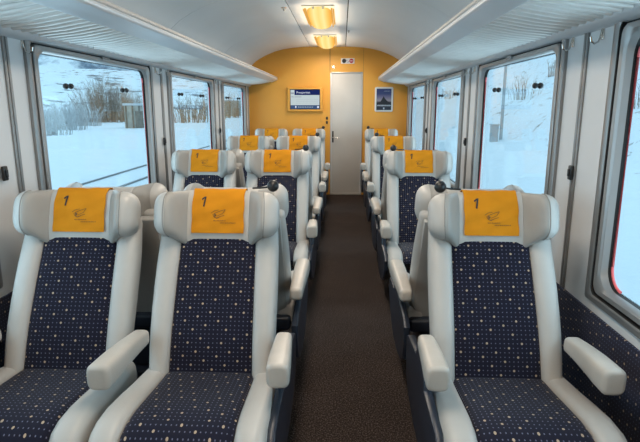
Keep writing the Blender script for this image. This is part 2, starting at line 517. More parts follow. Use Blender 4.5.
# ceiling: two curved side panels, a flat middle panel, a dark backing that shows in the joints
def ceil_panel(g, prof, y0, y1, t=.012):
    top = [(x, z + t) for x, z in prof]
    loop = prof + list(reversed(top))
    g.prism(loop, 'y', y0, y1)
def ceilings():
    g = G()
    joints = [YB, .5, 2.75, 5.02, 7.27, YE]
    side = [p for p in CEIL if p[0] >= .306]
    side[0] = (.308, 2.548)
    for sx in (1, -1):
        for a, b in zip(joints, joints[1:]):
            pr = [(sx * x, z) for x, z in side]
            top = [(sx * (x + .012 * (x > 1.2)), z + .012) for x, z in side]
            n = len(pr)
            rings = [[Vector((x, yy, z)) for x, z in pr + list(reversed(top))] for yy in (a + .004, b - .004)]
            g.skin(rings)
    g.obj('ceiling', M['ceil'], kind='structure', sharp=40)
    g = G()
    for a, b in ((YB, YE),):
        g.box(-.298, .298, a, b, 2.546, 2.56, .002)
    g.obj('ceiling_middle_panel', M['ceilmid'], kind='structure')
    g = G()
    xs = [(-x, z + .03) for x, z in reversed(CEIL)] + [(x, z + .03) for x, z in CEIL[1:]]
    top = [(x * 1.03, z + .03) for x, z in xs]
    g.skin([[Vector((x, yy, z)) for x, z in xs + list(reversed(top))] for yy in (YB, YE)])
    g.obj('ceiling_backing', M['dark'], kind='structure')
ceilings()

# seams of the over-door panel
g = G()
g.box(DX0 - .004, DX0, YE - .003, YE, DZ, 2.545); g.box(DX1 + .004, DX1 + .008, YE - .003, YE, 0, 2.535)
g.box(DX0 - .012, DX0 - .006, YE - .002, YE, DZ, 2.545)
g.obj('trim_1', mat('seam_brown', (0.25, 0.13, 0.04), 0.7), kind='structure', smooth=False)

# door
d = G()
d.box(DX0 + .022, DX1 - .022, YE + .012, YE + .045, .03, DZ - .022, .003)
door = d.obj('door_1', M['door'], kind='structure')
g = G(); g.box(DX0, DX0 + .02, YE - .006, YE + .05, 0, DZ, .002); g.box(DX1 - .02, DX1, YE - .006, YE + .05, 0, DZ, .002); g.box(DX0, DX1, YE - .006, YE + .05, DZ - .02, DZ, .002)
g.box(DX0, DX1, YE - .004, YE + .05, 0, .028, .002)
g.obj('door_frame', M['doorframe'], door)
g = G(); g.box(DX0 + .035, DX0 + .062, YE + .004, YE + .013, .93, 1.13, .004)
g.obj('door_lock_plate', M['blackmatt'], door)
g = G(); g.tube([(DX0 + .048, YE + .012, 1.02), (DX0 + .048, YE - .035, 1.02), (DX0 + .06, YE - .042, 1.02), (DX0 + .155, YE - .042, 1.012)], .009)
g.obj('door_handle', M['chrome'], door)

# windows
def rrect(cy, cz, a, b, r, x, n=7):
    pts = []
    for (sy, sz, t0) in ((1, 1, 0), (-1, 1, 90), (-1, -1, 180), (1, -1, 270)):
        for k in range(n + 1):
            t = R_(t0 + 90 * k / n)
            pts.append(Vector((x, cy + sy * (a - r) + r * math.cos(t), cz + sz * (b - r) + r * math.sin(t))))
    return pts
def window(i, side, cy):
    WA_ = WHALF[side]; OA_ = WA_ + FW; cy = cy + WSHIFT[side]; OB = WB + .085
    sx = 1 if side == 'right' else -1
    X = lambda d: sx * (WX - d)            # d: distance into the room
    q = .085 / FW                       # the frame is a little narrower above and below
    def ringd(w, r, d): return rrect(cy, WZ, OA_ - w, OB - w * q, r, X(d))
    g = G()
    g.skin([ringd(*p) for p in ((0, .012, 0), (0, .012, .016), (.004, .014, .019), (.036, .03, .021), (.045, .034, .016), (.046, .034, -.006))], cap=False)
    fr = g.obj('window_%d' % i, M['alu'], kind='structure')
    g = G()
    g.skin([ringd(*p) for p in ((.066, .04, -.006), (.067, .04, .014), (.071, .045, .019), (.098, .07, .019), (.108, .080, .010), (.114, .088, -.018))], cap=False)
    g.obj('inner_frame', M['alulight'], fr)
    g = G()
    g.skin([ringd(.0450, .034, .0165), ringd(.0475, .034, .013), ringd(.0475, .034, -.004), ringd(.070, .04, -.004)], cap=False)
    g.skin([ringd(.1140, .088, -.016), ringd(.1150, .088, -.036), ringd(.120, .09, -.036)], cap=False)
    g.obj('black_gasket', M['blackmatt'], fr, smooth=False)
    g = G()
    g.box(*sorted((X(-.036), X(-.044))), cy - WA_ - .03, cy + WA_ + .03, WZ - WB - .03, WZ + WB + .03)
    g.obj('glass_pane', M['glass'], fr, smooth=False)
    # red pull-out rubber strip round the inner edge of the pane
    g = G()
    lp = rrect(cy, WZ, WA_ - .008, WB - .008, .085, X(-.030))
    lp = [p for p in lp if p.y > cy + WA_ - .10 and p.z < WZ + WB - .05]
    lp.sort(key=lambda p: p.z)
    g.tube(lp, .006, 6)
    g.obj('red_seal_strip', M['red'], fr)
    # catch in the middle of the top frame
    g = G(); g.box(*sorted((X(.018), X(.032))), cy - .05, cy + .05, WZ + WB + .02, WZ + WB + .042, .004)
    g.obj('frame_catch', M['alu'], fr)
    # two black knobs on the pane
    for yy in (-.475, .36):
        g = G()
        xk = WX + .036
        g.sphere((sx * (xk - .012), cy + yy, 1.675), .018)
        g.tube([(sx * (xk), cy + yy, 1.675), (sx * (xk - .035), cy + yy, 1.675)], .010)
        g.sphere((sx * (xk - .042), cy + yy, 1.675), .017)
        g.obj('pane_knob', M['black'], fr)
n = 0
for side in ('left', 'right'):
    for cy in WIN_Y:
        n += 1
        window(n, side, cy)

# ================================================================== LUGGAGE RACKS
def rack(side):
    sx = 1 if side == 'right' else -1
    t = thing('luggage_rack', 'long aluminium luggage rack with cross slats above the %s-hand windows' % side, 'luggage rack', (sx * WX, 0, 1.93), 0, 'luggage racks')
    L = lambda poly: [(sx * (x - WX), z - 1.93) for x, z in poly]
    y0, y1 = YB + .02, YE - .01
    # rounded front rail
    front = [(.868, 2.022), (.862, 2.012), (.864, 2.002), (.872, 1.994), (.90, 1.984), (.935, 1.972), (.955, 1.962), (.966, 1.958), (.975, 1.962), (.978, 1.972), (.975, 1.99), (.93, 2.01), (.90, 2.03), (.885, 2.045), (.873, 2.045)]
    g = G(); g.prism(L(front), 'y', y0, y1); g.obj('front_rail', M['alurack'], t, sharp=25)
    g = G(); g.prism(L([(.866, 2.024), (.862, 2.030), (.866, 2.046), (.88, 2.052), (.90, 2.046), (.90, 2.03), (.88, 2.022)]), 'y', y0, y1)
    g.obj('front_lip', mat('lip_grey', (0.42, 0.40, 0.38), 0.5), t)
    # slatted underside
    g = G()
    a = Vector((.975, 0, 1.972)); b = Vector((1.325, 0, 1.922))
    P = .078; wd = .039
    yy = y0 + .02
    while yy + wd < y1:
        # each slat sags slightly: a shallow arch in section
        rings = []
        for q in (0, .04, .5, .96, 1):
            c = a.lerp(b, q); dz = -.006 * math.sin(math.pi * q)
            hh = .002 if q in (0, 1) else .0
            r = [(0, 0), (.006, -.007), (.021, -.009), (.033, -.007), (.039, 0), (.039, .006), (0, .006)]
            rings.append([Vector((sx * (c.x - WX), yy + u, c.z - 1.93 + dz + w)) for u, w in r])
        g.skin(rings)
        yy += P
    g.obj('slats', M['slat'], t, sharp=50)
    # shelf pan over the slats
    g = G(); g.prism(L([(.97, 1.996), (1.33, 1.948), (1.33, 1.956), (.97, 2.006)]), 'y', y0, y1)
    g.obj('shelf_pan', mat('rack_pan_grey', (0.03, 0.03, 0.03), 0.6), t)
    # wall rail
    g = G(); g.prism(L([(1.375, 1.885), (1.352, 1.887), (1.335, 1.897), (1.322, 1.915), (1.32, 1.935), (1.328, 1.955), (1.375, 1.97)]), 'y', y0, y1)
    g.obj('wall_rail', M['alurack'], t, sharp=50)
rack('left'); rack('right')

# ================================================================== CEILING LAMPS
def lamp(k, y0, label):
    y1 = y0 + 1.22
    t = thing('ceiling_lamp', label, 'ceiling lamp', (0, (y0 + y1) / 2, 2.546), 0, 'ceiling lamps')
    yc = (y0 + y1) / 2; h = (y1 - y0) / 2
    # frosted bowl with rounded ends
    g = G(); N = 16; rings = []
    for i in range(15):
        s = -1 + 2 * i / 14
        w = .125 * (1 - abs(s) ** 7 * .55); dp = .082 * (1 - abs(s) ** 6 * .75)
        rings.append([Vector((w * math.cos(math.pi * q / N), s * h, -.014 - dp * math.sin(math.pi * q / N) ** .7)) for q in range(N + 1)])
    g.skin(rings)
    g.obj('diffuser', M['lampglow'], t)
    g = G()
    for sx in (1, -1):
        g.box(*sorted((sx * .128, sx * .142)), -h + .06, h - .06, -.045, -.004, .003)
        g.box(*sorted((sx * .148, sx * .160)), -h + .12, h - .12, -.028, -.004, .003)
    g.obj('side_louvres', M['lampside'], t)
    g = G(); g.box(-.165, .165, -h - .02, h + .02, -.014, -.001, .004)
    g.obj('base_plate', mat('lamp_base_cream', (0.75, 0.66, 0.48), 0.5), t)
    for e in (-1, 1):
        for sx in (-1, 1):
            g = G(); g.tube([(sx * .05, e * (h + .004), -.010), (sx * .05, e * (h + .004), -.034)], .010)
            g.obj('end_clip', M['chrome'], t)
    li = bpy.data.lights.new('lamp_light', 'AREA')
    li.shape = 'RECTANGLE'; li.size = .24; li.size_y = 1.15; li.energy = LAMP_WATTS; li.color = LAMP_TINT
    lo = bpy.data.objects.new('lamp_light', li); COL.objects.link(lo); lo.parent = t
    lo.location = (0, 0, -.12)
    # light thrown sideways and up onto the ceiling
    li = bpy.data.lights.new('lamp_glow', 'AREA'); li.shape = 'RECTANGLE'; li.size = .40; li.size_y = 1.30
    li.energy = 6.0; li.color = (1.0, .80, .56)
    lo = bpy.data.objects.new('lamp_glow', li); COL.objects.link(lo); lo.parent = t
    lo.location = (0, 0, -.115); lo.rotation_euler = (math.pi, 0, 0)
lamp(0, 7.88, 'small lit yellow lamp farthest away, just before the yellow end wall')
lamp(1, 5.64, 'larger lit yellow lamp nearer the camera on the ceiling middle')
lamp(2, 3.40, 'lit yellow lamp just above the upper edge of the view')
lamp(3, 1.15, 'lit yellow lamp over the aisle above the camera')
lamp(4, -1.10, 'lit yellow lamp over the aisle behind the camera')

# ================================================================== SEATS
X_ = Vector((1, 0, 0))
# side profile of the backrest's front surface (y, z), seat faces -Y
SPINE = [(-.462, .40), (-.440, .46), (-.412, .54), (-.378, .62), (-.338, .70), (-.296, .78), (-.252, .86), (-.212, .93), (-.182, .99), (-.155, 1.05)]
def spine_pt(i):
    y, z = SPINE[i]
    a = SPINE[max(i - 1, 0)]; b = SPINE[min(i + 1, len(SPINE) - 1)]
    d = Vector((0, b[0] - a[0], b[1] - a[1])).normalized()
    nrm = Vector((0, -d.z, d.y))           # towards the sitter
    return Vector((0, y, z)), nrm
CACHE = {}
def cached(key, fn):
    if key not in CACHE: CACHE[key] = fn()
    return CACHE[key]

def m_back_panel():
    g = G(); st = []
    for i in range(len(SPINE)):
        p, nr = spine_pt(i)
        w = lerp(.183, .170, i / (len(SPINE) - 1))
        st.append((p - nr * .030, X_, nr, w, .036 , 5.0))
    sweep(g, st, .0, .0, 40)
    return g.mesh('backrest_panel', M['fabric'])
def m_bolster(s):
    g = G(); st = []
    for i in range(len(SPINE)):
        p, nr = spine_pt(i)
        q = i / (len(SPINE) - 1)
        cin = lerp(.178, .165, q); cout = .265 + .010 * math.sin(math.pi * q)
        st.append((p - nr * lerp(.040, .030, max(0, (q - .7) / .3)) + X_ * s * (cin + cout) / 2, X_, nr, (cout - cin) / 2, lerp(.062, .040, max(0, (q - .7) / .3)), 2.8))
    sweep(g, st, .015, .030, 28)
    return g.mesh('backrest_bolster', M['leather'])
def m_back_shell():
    g = G(); st = []
    for i in range(len(SPINE)):
        p, nr = spine_pt(i)
        st.append((p - nr * .088, X_, nr, .25, .022, 5.0))
    sweep(g, st, .01, .01, 24)
    return g.mesh('back_shell', M['shellgrey'])

HT = R_(17)                                      # tilt of the headrest
HU = Vector((0, math.sin(HT), math.cos(HT)))     # up along the headrest
HN = Vector((0, -math.cos(HT), math.sin(HT)))    # towards the sitter
HC = Vector((0, -.118, 1.046))
def head_station(x):
    ax = abs(x)
    f = max(0.0, (ax - .125) / .085); f = f * f * (3 - 2 * min(f, 1)) if f < 1 else 1
    off = .078 * f
    half_n = .062 + .020 * f
    return HC + X_ * x + HN * off + HU * (.014 * f), HU, HN, .135 - .034 * f, half_n
def head_piece(x0, x1, r0, r1, steps=9):
    g = G(); st = []
    for i in range(steps):
        x = lerp(x0, x1, i / (steps - 1))
        c, u, nn, a, b = head_station(x)
        st.append((c, u, nn, a, b, 3.0))
    sweep(g, st, r0, r1, 36)
    return g
def m_head(): return head_piece(-.137, .137, .004, .004, 13).mesh('headrest', M['leather'])
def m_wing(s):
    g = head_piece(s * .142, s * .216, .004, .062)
    me = g.mesh('headrest_wing', [M['leather_wing_shade'], M['leather']])
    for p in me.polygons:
        p.material_index = 1 if abs(p.center.x) > .213 else 0  # outer side plain leather, front with the painted shade
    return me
def m_wing_seam(s):
    # stitched seam between the front and the side leather of the wing, bowed outwards
    g = G(); pts = []
    for k in range(25):
        th = R_(lerp(-80, 80, k / 24))
        x = s * (.206 + .016 * math.cos(th))
        c, u, nn, a, b = head_station(x)
        e = 3.0; ct, st_ = math.sin(th), math.cos(th)
        sh = 1 + .006
        pts.append(c + u * (a * sh * math.copysign(abs(ct) ** (2 / e), ct)) + nn * (b * sh * abs(st_) ** (2 / e)))
    g.tube(pts, .0024, 5)
    return g.mesh('headrest_seam', M['piping'])

# cushion: runs along -Y from the backrest
CUS = [(-.36, .440, 0), (-.46, .448, 0), (-.56, .456, 0), (-.68, .470, 0), (-.78, .480, 0), (-.86, .478, 0), (-.915, .462, 0), (-.945, .435, 0)]
def cus_pt(i):
    y, z, _ = CUS[i]
    a = CUS[max(i - 1, 0)]; b = CUS[min(i + 1, len(CUS) - 1)]
    d = Vector((0, b[0] - a[0], b[1] - a[1])).normalized()
    return Vector((0, y, z)), Vector((0, -d.z, -d.y) if False else (0, d.z, -d.y))
def m_cushion():
    g = G(); st = []
    for i in range(len(CUS)):
        p, nr = cus_pt(i)
        st.append((p - nr * .055, X_, nr, lerp(.192, .200, i / 7), .060, 6.0))
    sweep(g, st, 0, .02, 40)
    return g.mesh('seat_cushion', M['fabric'])
def m_cus_bolster(s):
    g = G(); st = []
    for i in range(len(CUS)):
        p, nr = cus_pt(i)
        q = i / 7
        cin = lerp(.186, .194, q); cout = lerp(.285, .308, min(1, q * 2))
        st.append((p - nr * .058 + X_ * s * (cin + cout) / 2, X_, nr, (cout - cin) / 2, .070, 3.0))
    sweep(g, st, .02, .02, 28)
    return g.mesh('cushion_bolster', M['leather'])
def m_base():
    g = G()
    g.box(-.27, .27, -.88, -.30, .30, .385, .02)
    g.box(-.20, .20, -.66, -.34, .03, .31, .03)
    g.box(-.24, .24, -.72, -.28, 0.0, .035, .008)
    return g.mesh('seat_base', M['shell'])
def m_side(s):
    g = G()
    poly = [(-.90, .345), (-.905, .42), (-.86, .455), (-.60, .47), (-.565, .56), (-.53, .60), (-.47, .61), (-.41, .585), (-.34, .51), (-.10, .48), (-.035, .45), (-.03, .36), (-.06, .26), (-.16, .20), (-.35, .165), (-.56, .16), (-.70, .20), (-.82, .27)]
    x0, x1 = sorted((s * .302, s * .334))
    g.prism(poly, 'x', x0, x1, bev=.008)
    return g.mesh('side_panel', M['shell'])
def m_arm(s, xin=.318, y_rear=-.455, y_front=-.745, zt=.655, dx=0.0):
    g = G(); st = []
    for q in (0, .15, .35, .6, .8, 1.0):
        y = lerp(y_rear, y_front, q)
        top = zt - .014 * (1 - q) + .006 * math.sin(math.pi * q)
        hh = lerp(.034, .050, min(1, q * 1.15)); ww = lerp(.034, .0435, min(1, q * 1.3))
        st.append((Vector((s * (xin + dx * q), y, top - hh)), X_, Vector((0, 0, 1)), ww, hh, 3.6))
    sweep(g, st, .020, .018, 28)
    return g.mesh('armrest', M['leather_worn'])
def m_knob(s):
    g = G(); x = s * .230 + .013
    g.tube([(x - s * .100, -.070, 1.186), (x - s * .05, -.080, 1.190), (x, -.100, 1.200)], .0045)
    g.sphere((x, -.108, 1.203), .0275)
    return g.mesh('grab_knob', M['black'])

def seat(label, x, yc, rz, arms, knob, group, sides, armk=None):
    t = thing('train_seat', label, 'train seat', (x, yc, 0), rz, group)
    def put(name, key, fn):
        return link(name, cached(key, fn), t)
    if rz:
        t.scale.z = .981
    put('backrest_panel', 'bp', m_back_panel)
    for s in (-1, 1):
        put('backrest_bolster', 'bb%d' % s, lambda: m_bolster(s))
        hw = put('headrest_wing', 'hw%d' % s, lambda: m_wing(s))
        link('wing_seam', cached('ws%d' % s, lambda: m_wing_seam(s)), hw)
        put('cushion_bolster', 'cb%d' % s, lambda: m_cus_bolster(s))
    put('back_shell', 'bs', m_back_shell)
    put('headrest', 'h', m_head)
    put('seat_cushion', 'c', m_cushion)
    put('seat_base', 'base', m_base)
    for s in sides: put('side_panel', 'sp%d' % s, lambda: m_side(s))
    for s, kw in arms: put('armrest', 'a%d%s' % (s, kw), lambda: m_arm(s, **kw))
    if knob: put('grab_knob', 'k%d' % knob, lambda: m_knob(knob))
    return t

# antimacassar: orange cloth folded over the headrest
def am_pt(u, v):
    """u across (-1..1), v along the cloth: 0 at the front lower hem, up over the top and down behind"""
    hw = .118
    x = u * hw
    # path round the headrest ring
    a, b = .135 + .0035, .062 + .0035
    ts = R_(52) ; te = R_(-75)
    # measured from the +normal side towards the top
    th = lerp(R_(-20), R_(150), v)
    e = 3.0
    ct, st_ = math.sin(th), math.cos(th)     # along HU, along HN
    yy = math.copysign(abs(ct) ** (2 / e), ct); zz = math.copysign(abs(st_) ** (2 / e), st_)
    p = HC + X_ * x + HU * (a * yy) + HN * (b * zz)
    if v < .25:                              # hem hangs just clear of the leather
        p += HN * .004 * (1 - v / .25)
    return p
def am_arc():
    K = 160; s = [0.0]; prev = am_pt(0, 0)
    for i in range(1, K + 1):
        q = am_pt(0, i / K); s.append(s[-1] + (q - prev).length); prev = q
    return s
AMS = am_arc(); AML = AMS[-1]
def am_v(dist):
    """curve parameter at a given distance up from the front hem"""
    for i in range(1, len(AMS)):
        if AMS[i] >= dist: return (i - 1 + (dist - AMS[i - 1]) / (AMS[i] - AMS[i - 1])) / (len(AMS) - 1)
    return 1.0
AMF = .195
def m_am():
    g = G(); NU, NV = 12, 60
    pts = {}
    v = []; f = []; 
    for side_, off in ((0, 0.0), (1, .0022)):
        for j in range(NV + 1):
            for i in range(NU + 1):
                u = -1 + 2 * i / NU; t = am_v(AML * j / NV)
                p = am_pt(u * (1 + .012 * math.sin(j * .35)), t)
                d = (am_pt(u, min(1, t + .01)) - am_pt(u, max(0, t - .01))).normalized()
                nn = X_.cross(d); nn = nn if nn.dot(p - HC - X_ * p.x) > 0 else -nn
                rip = .0012 * math.sin(u * 9 + j * .25) + .0012 * math.sin(u * 4 - j * .5)
                v.append(p + nn * (off + .0014 + rip))
    n1 = (NU + 1) * (NV + 1)
    for j in range(NV):
        for i in range(NU):
            a = j * (NU + 1) + i
            f.append((n1 + a, n1 + a + 1, n1 + a + NU + 2, n1 + a + NU + 1))
            f.append((a, a + NU + 1, a + NU + 2, a + 1))
    bd = [i for i in range(NU + 1)] + [j * (NU + 1) + NU for j in range(1, NV + 1)] + [NV * (NU + 1) + i for i in range(NU - 1, -1, -1)] + [j * (NU + 1) for j in range(NV - 1, 0, -1)]
    for a, b in zip(bd, bd[1:] + bd[:1]): f.append((a, b, b + n1, a + n1))
    g.add(v, f)
    return g.mesh('seat_cover_cloth', M['cloth'], sharp=60)
def am_project(x, d):
    """a point (x across, d up from hem) on the front of the cloth"""
    t = am_v(d)
    p = am_pt(x / .118, t)
    dd = (am_pt(0, min(1, t + .01)) - am_pt(0, max(0, t - .01))).normalized()
    nn = X_.cross(dd); nn = nn if nn.dot(HN) > 0 else -nn
    return p + nn * .0064
def m_one():
    g = G()
    def quad_strip(path, w):
        n = len(path)
        for (x0, d0), (x1, d1) in zip(path, path[1:]):
            L = math.hypot(x1 - x0, d1 - d0); nx, ny = (d1 - d0) / L * w, -(x1 - x0) / L * w
            g.add([am_project(x0 - nx, d0 - ny), am_project(x0 + nx, d0 + ny), am_project(x1 + nx, d1 + ny), am_project(x1 - nx, d1 - ny)], [(0, 1, 2, 3)])
    top = AMF - .030; x = -.062
    quad_strip([(x - .003 + .007 * k / 8, top - .046 + .046 * k / 8) for k in range(9)], .0036)
    quad_strip([(x + .003, top - .003), (x - .004, top - .006), (x - .012, top - .014)], .0034)
    return g.mesh('printed_numeral', M['ink'], smooth=False)
def m_logo():
    g = G()
    def strip(pts, w):
        for (x0, d0), (x1, d1) in zip(pts, pts[1:]):
            L = math.hypot(x1 - x0, d1 - d0) or 1; nx, ny = -(d1 - d0) / L * w, (x1 - x0) / L * w
            g.add([am_project(x0 + nx, d0 + ny), am_project(x1 + nx, d1 + ny), am_project(x1 - nx, d1 - ny), am_project(x0 - nx, d0 - ny)], [(0, 1, 2, 3)])
    # sketched seat-and-arrow drawing
    strip([(-.022, .083), (-.004, .093), (.016, .101), (.034, .106)], .0011)
    strip([(.034, .106), (.022, .088), (-.002, .077)], .0011)
    strip([(-.022, .083), (-.016, .072), (-.004, .068), (.012, .074), (.030, .080)], .0011)
    strip([(-.030, .090), (-.016, .100), (.004, .104)], .0010)
    g.add([am_project(*q) for q in ((-.016, .090), (-.004, .081), (-.014, .070))], [(0, 1, 2)])
    random.seed(4)
    for (x0, x1, d) in ((-.018, .034, .0555), (.012, .082, .0455)):       # two lines of tiny lettering
        x = x0
        while x < x1:
            w = random.choice((.0022, .003, .0036))
            h = random.choice((.0014, .0020, .0026))
            g.add([am_project(x, d - .0016), am_project(x + w, d - .0016), am_project(x + w, d + h), am_project(x, d + h)], [(0, 1, 2, 3)])
            x += w + random.choice((.0010, .0010, .0024))
    return g.mesh('printed_emblem', M['inksoft'], smooth=False)
def antimacassar(label, x, yc, rz, group):
    o = link('headrest_cover', cached('am', m_am))
    tag(o, label, 'headrest cover', group)
    o.location = (x, yc, 0); o.rotation_euler = (0, 0, rz)
    link('printed_numeral', cached('one', m_one), o)
    link('printed_emblem', cached('logo', m_logo), o)
    return o

SX = {'window': -.943, 'aisle': -.305, 'single': .914}
for r, yc in enumerate(ROW_Y):
    for kind, x in SX.items():
        if kind == 'window': arms = [(-1, dict(xin=.285, dx=0.01))]; sides = []; knob = 0
        elif kind == 'aisle': arms = [(-1, dict(xin=.283, dx=.028, y_front=-.785)), (1, dict(xin=.322, dx=.008))]; sides = [1]; knob = 1
        else: arms = [(-1, dict(xin=.310, dx=.002)), (1, dict(xin=.285, dx=.018))]; sides = [-1]; knob = -1
        where = {'window': 'left window seat', 'aisle': 'seat left of the aisle', 'single': 'single seat right of aisle'}[kind]
        seat('grey and navy %s, facing the camera, %s' % (where, ROWNAME[r]), x, yc, 0, arms, knob, 'train seats facing the camera', sides)
        w2 = {'window': 'left window seat', 'aisle': 'seat left of the aisle', 'single': 'single right seat'}[kind]
        antimacassar('orange headrest cover on the %s, %s' % (w2, ROWNAME[r]), x, yc, 0, 'orange headrest covers')
        if r < 3:
            ra = [(s, dict(xin=.322, y_rear=-.10, y_front=-.60) if s == {'aisle': -1, 'single': 1}.get(kind) else dict(xin=.285)) for s in ((1,) if kind == 'window' else (-1, 1))]
            rs = {'window': [], 'aisle': [-1], 'single': [1]}[kind]
            seat('grey seat facing away, behind the %s, %s' % (where, ROWNAME[r].replace(' from the camera', '')), x, yc + .035, math.pi, ra, 0, 'train seats facing away', rs)

# ================================================================== SMALL THINGS ON THE WALLS
def hook(side, y, label):
    sx = 1 if side == 'right' else -1
    g = G()
    xw = sx * WX; i = -sx
    loc = (xw, y, 1.87)
    g.box(*sorted((0, i * .006)), -.008, .008, -.03, .03, .002)
    g.tube([(i * .006, 0, .022), (i * .012, 0, -.01), (i * .020, 0, -.038), (i * .036, 0, -.046), (i * .050, 0, -.036), (i * .054, 0, -.018)], .0045, 8)
    o = g.obj('coat_hook', M['chrome']); o.location = loc
    tag(o, label, 'coat hook', 'coat hooks under the luggage racks')
def clip(side, y, label):
    sx = 1 if side == 'right' else -1
    g = G(); i = -sx
    g.box(*sorted((i * .010, i * .026)), -.018, .018, -.035, .035, .006)
    g.box(*sorted((i * .026, i * .032)), -.009, .009, -.018, .018, .003)
    o = g.obj('blind_catch', M['black']); o.location = (sx * WX, y, 1.245)
    tag(o, label, 'catch', 'black catches on the window pillars')
PN = ['nearest', 'second', 'third']
for side in ('left', 'right'):
    for k in range(3):
        c = 2.60 + PITCH * k
        for dy, wd in ((-.15, 'nearer'), (.15, 'farther')):
            hook(side, c + dy, 'steel coat hook, the %s one of two atop the %s pillar on the %s wall' % (wd, PN[k], side))
        clip(side, c - (.14 if side == 'left' and k == 0 else .05 if side == 'left' else 0), 'small black catch halfway up the %s white pillar on the %s wall' % (PN[k], side))

def add_text(g, body, size, cx, cz, y, mi=0, sx=1.0):
    v, f = text_verts(body, size)
    g.add([(cx + q.x * sx, y, cz + q.y) for q in v], f, None, mi)

# passenger information screen
def screen():
    x0, x1, z0, z1 = -.700, -.082, 1.462, 1.880
    t = thing('information_screen', 'flat information screen in orange housing on the yellow end wall', 'screen', ((x0 + x1) / 2, YE, z0))
    cx = (x0 + x1) / 2; w = (x1 - x0) / 2; h = z1 - z0
    g = G()
    g.skin([[Vector((sx * a, yy, zz)) for sx, zz in ((-1, b), (1, b), (1, c), (-1, c))] for a, b, c, yy in
            ((w, 0, h, 0), (w, 0, h, -.045), (w - .012, .012, h - .012, -.058), (w - .045, .035, h - .035, -.060), (w - .05, .04, h - .04, -.040))], cap=False)
    g.obj('screen_housing', M['tvframe'], t, sharp=20)
    g = G(); g.box(-w + .042, w - .042, -.046, -.003, .033, h - .033)
    g.obj('screen_bezel', M['black'], t, smooth=False)
    sw = w - .058; a, b = .048, h - .048
    g = G(); yy = -.0475
    def q(xa, xb, za, zb, mi, dy=0): g.add([(xa, yy - dy, za), (xb, yy - dy, za), (xb, yy - dy, zb), (xa, yy - dy, zb)], [(0, 1, 2, 3)], None, mi)
    H = b - a
    q(-sw, sw, a, b, 0)
    q(-sw + .07, sw, a + .73 * H, b, 1, .001)              # navy header
    q(-sw, sw, a, a + .20 * H, 2, .001)                    # slate footer
    q(-sw + .005, -sw + .062, a + .80 * H, a + .86 * H, 4, .001)
    q(-sw + .07, -sw + .19, a + .62 * H, a + .645 * H, 4, .001)
    q(-sw + .015, -sw + .055, a + .62 * H, a + .65 * H, 4, .001)
    for i in range(3): q(-sw + .10, sw - .02, a + (.30 + .1 * i) * H, a + (.305 + .1 * i) * H, 4, .001)
    q(sw - .04, sw - .01, a + .05 * H, a + .15 * H, 3, .002)
    q(-sw + .08, -sw + .10, a + .05 * H, a + .16 * H, 3, .002)
    add_text(g, 'Prosperitet', .052, -.030, a + .86 * H, yy - .002, 3, 1.0)
    for i in range(9): q(-sw + .13 + i * .03, -sw + .15 + i * .03, a + .085 * H, a + .115 * H, 0, .002)
    g.obj('screen_display', [M['scr_white'], M['scr_navy'], M['scr_blue'], M['scr_text'], M['scr_grey']], t, smooth=False)
screen()

# framed poster with a dark mountain
def poster():
    x0, x1, z0, z1 = .815, 1.130, 1.462, 1.880
    t = thing('framed_poster', 'small silver-framed poster of a dark mountain right of the door', 'poster', ((x0 + x1) / 2, YE, z0))
    w = (x1 - x0) / 2; h = z1 - z0
    g = G()
    outer = [Vector((p.y, 0, p.z)) for p in rrect(0, h / 2, w, h / 2, .03, 0)]
    def rr(a, b, r, y): return [Vector((p.y, y, p.z)) for p in rrect(0, h / 2, a, b, r, 0)]
    g.skin([rr(w, h / 2, .03, 0), rr(w, h / 2, .03, -.014), rr(w - .006, h / 2 - .006, .026, -.018), rr(w - .028, h / 2 - .028, .008, -.018), rr(w - .03, h / 2 - .03, .006, -.008)], cap=False)
    g.obj('poster_frame', mat('silver_poster_frame', (0.72, 0.72, 0.70), 0.35, metal=0.3), t)
    pm, pt, pb = newmat('poster_night_sky')
    pb.inputs['Roughness'].default_value = 0.3
    tcn = pt.nodes.new('ShaderNodeTexCoord'); s = pt.nodes.new('ShaderNodeSeparateXYZ'); pt.links.new(tcn.outputs['Object'], s.inputs[0])
    r = pt.nodes.new('ShaderNodeValToRGB'); e = r.color_ramp.elements
    e[0].position = 0.0; e[0].color = (0.02, 0.03, 0.05, 1); e[1].position = 1.0; e[1].color = (0.015, 0.03, 0.12, 1)
    for p_, c_ in ((.38, (.02, .03, .05, 1)), (.45, (.30, .28, .32, 1)), (.58, (.16, .15, .26, 1)), (.72, (.03, .05, .16, 1))):
        x = e.new(p_); x.color = c_
    pt.links.new(mathn(pt, 'DIVIDE', s.outputs['Z'], h), r.inputs[0]); pt.links.new(r.outputs[0], pb.inputs['Base Color'])
    g = G(); iw = w - .028; a, b = .028, h - .028
    g.box(-iw, iw, -.010, -.001, a, b)
    g.add([(-iw, -.0115, .13), (-iw, -.0115, .15), (-.06, -.0115, .17), (-.035, -.0115, .21), (-.005, -.0115, .265), (.02, -.0115, .22), (.06, -.0115, .18), (iw, -.0115, .14), (iw, -.0115, .10), (-iw, -.0115, .10)], [tuple(range(10))], None, 1)
    # rows of pale lettering, as bars of letters too small to read
    random.seed(2)
    for (za, zb, xa, xb) in ((.095, .118, -iw + .012, iw - .012), (b - .045, b - .038, .0, iw - .02)):
        x = xa
        while x < xb - .008:
            ww = random.choice((.008, .011, .014))
            g.add([(x, -.0120, za), (x + ww, -.0120, za), (x + ww, -.0120, zb), (x, -.0120, zb)], [(0, 1, 2, 3)], None, 2)
            x += ww + .005
    g.box(-.012, .012, -.0125, -.0110, .042, .072, 0, 2)
    g.obj('poster_print', [pm, mat('poster_mountain_black', (0.012, 0.016, 0.024), 0.3), mat('poster_pale_blue', (0.45, 0.52, 0.60), 0.4)], t, smooth=False)
poster()

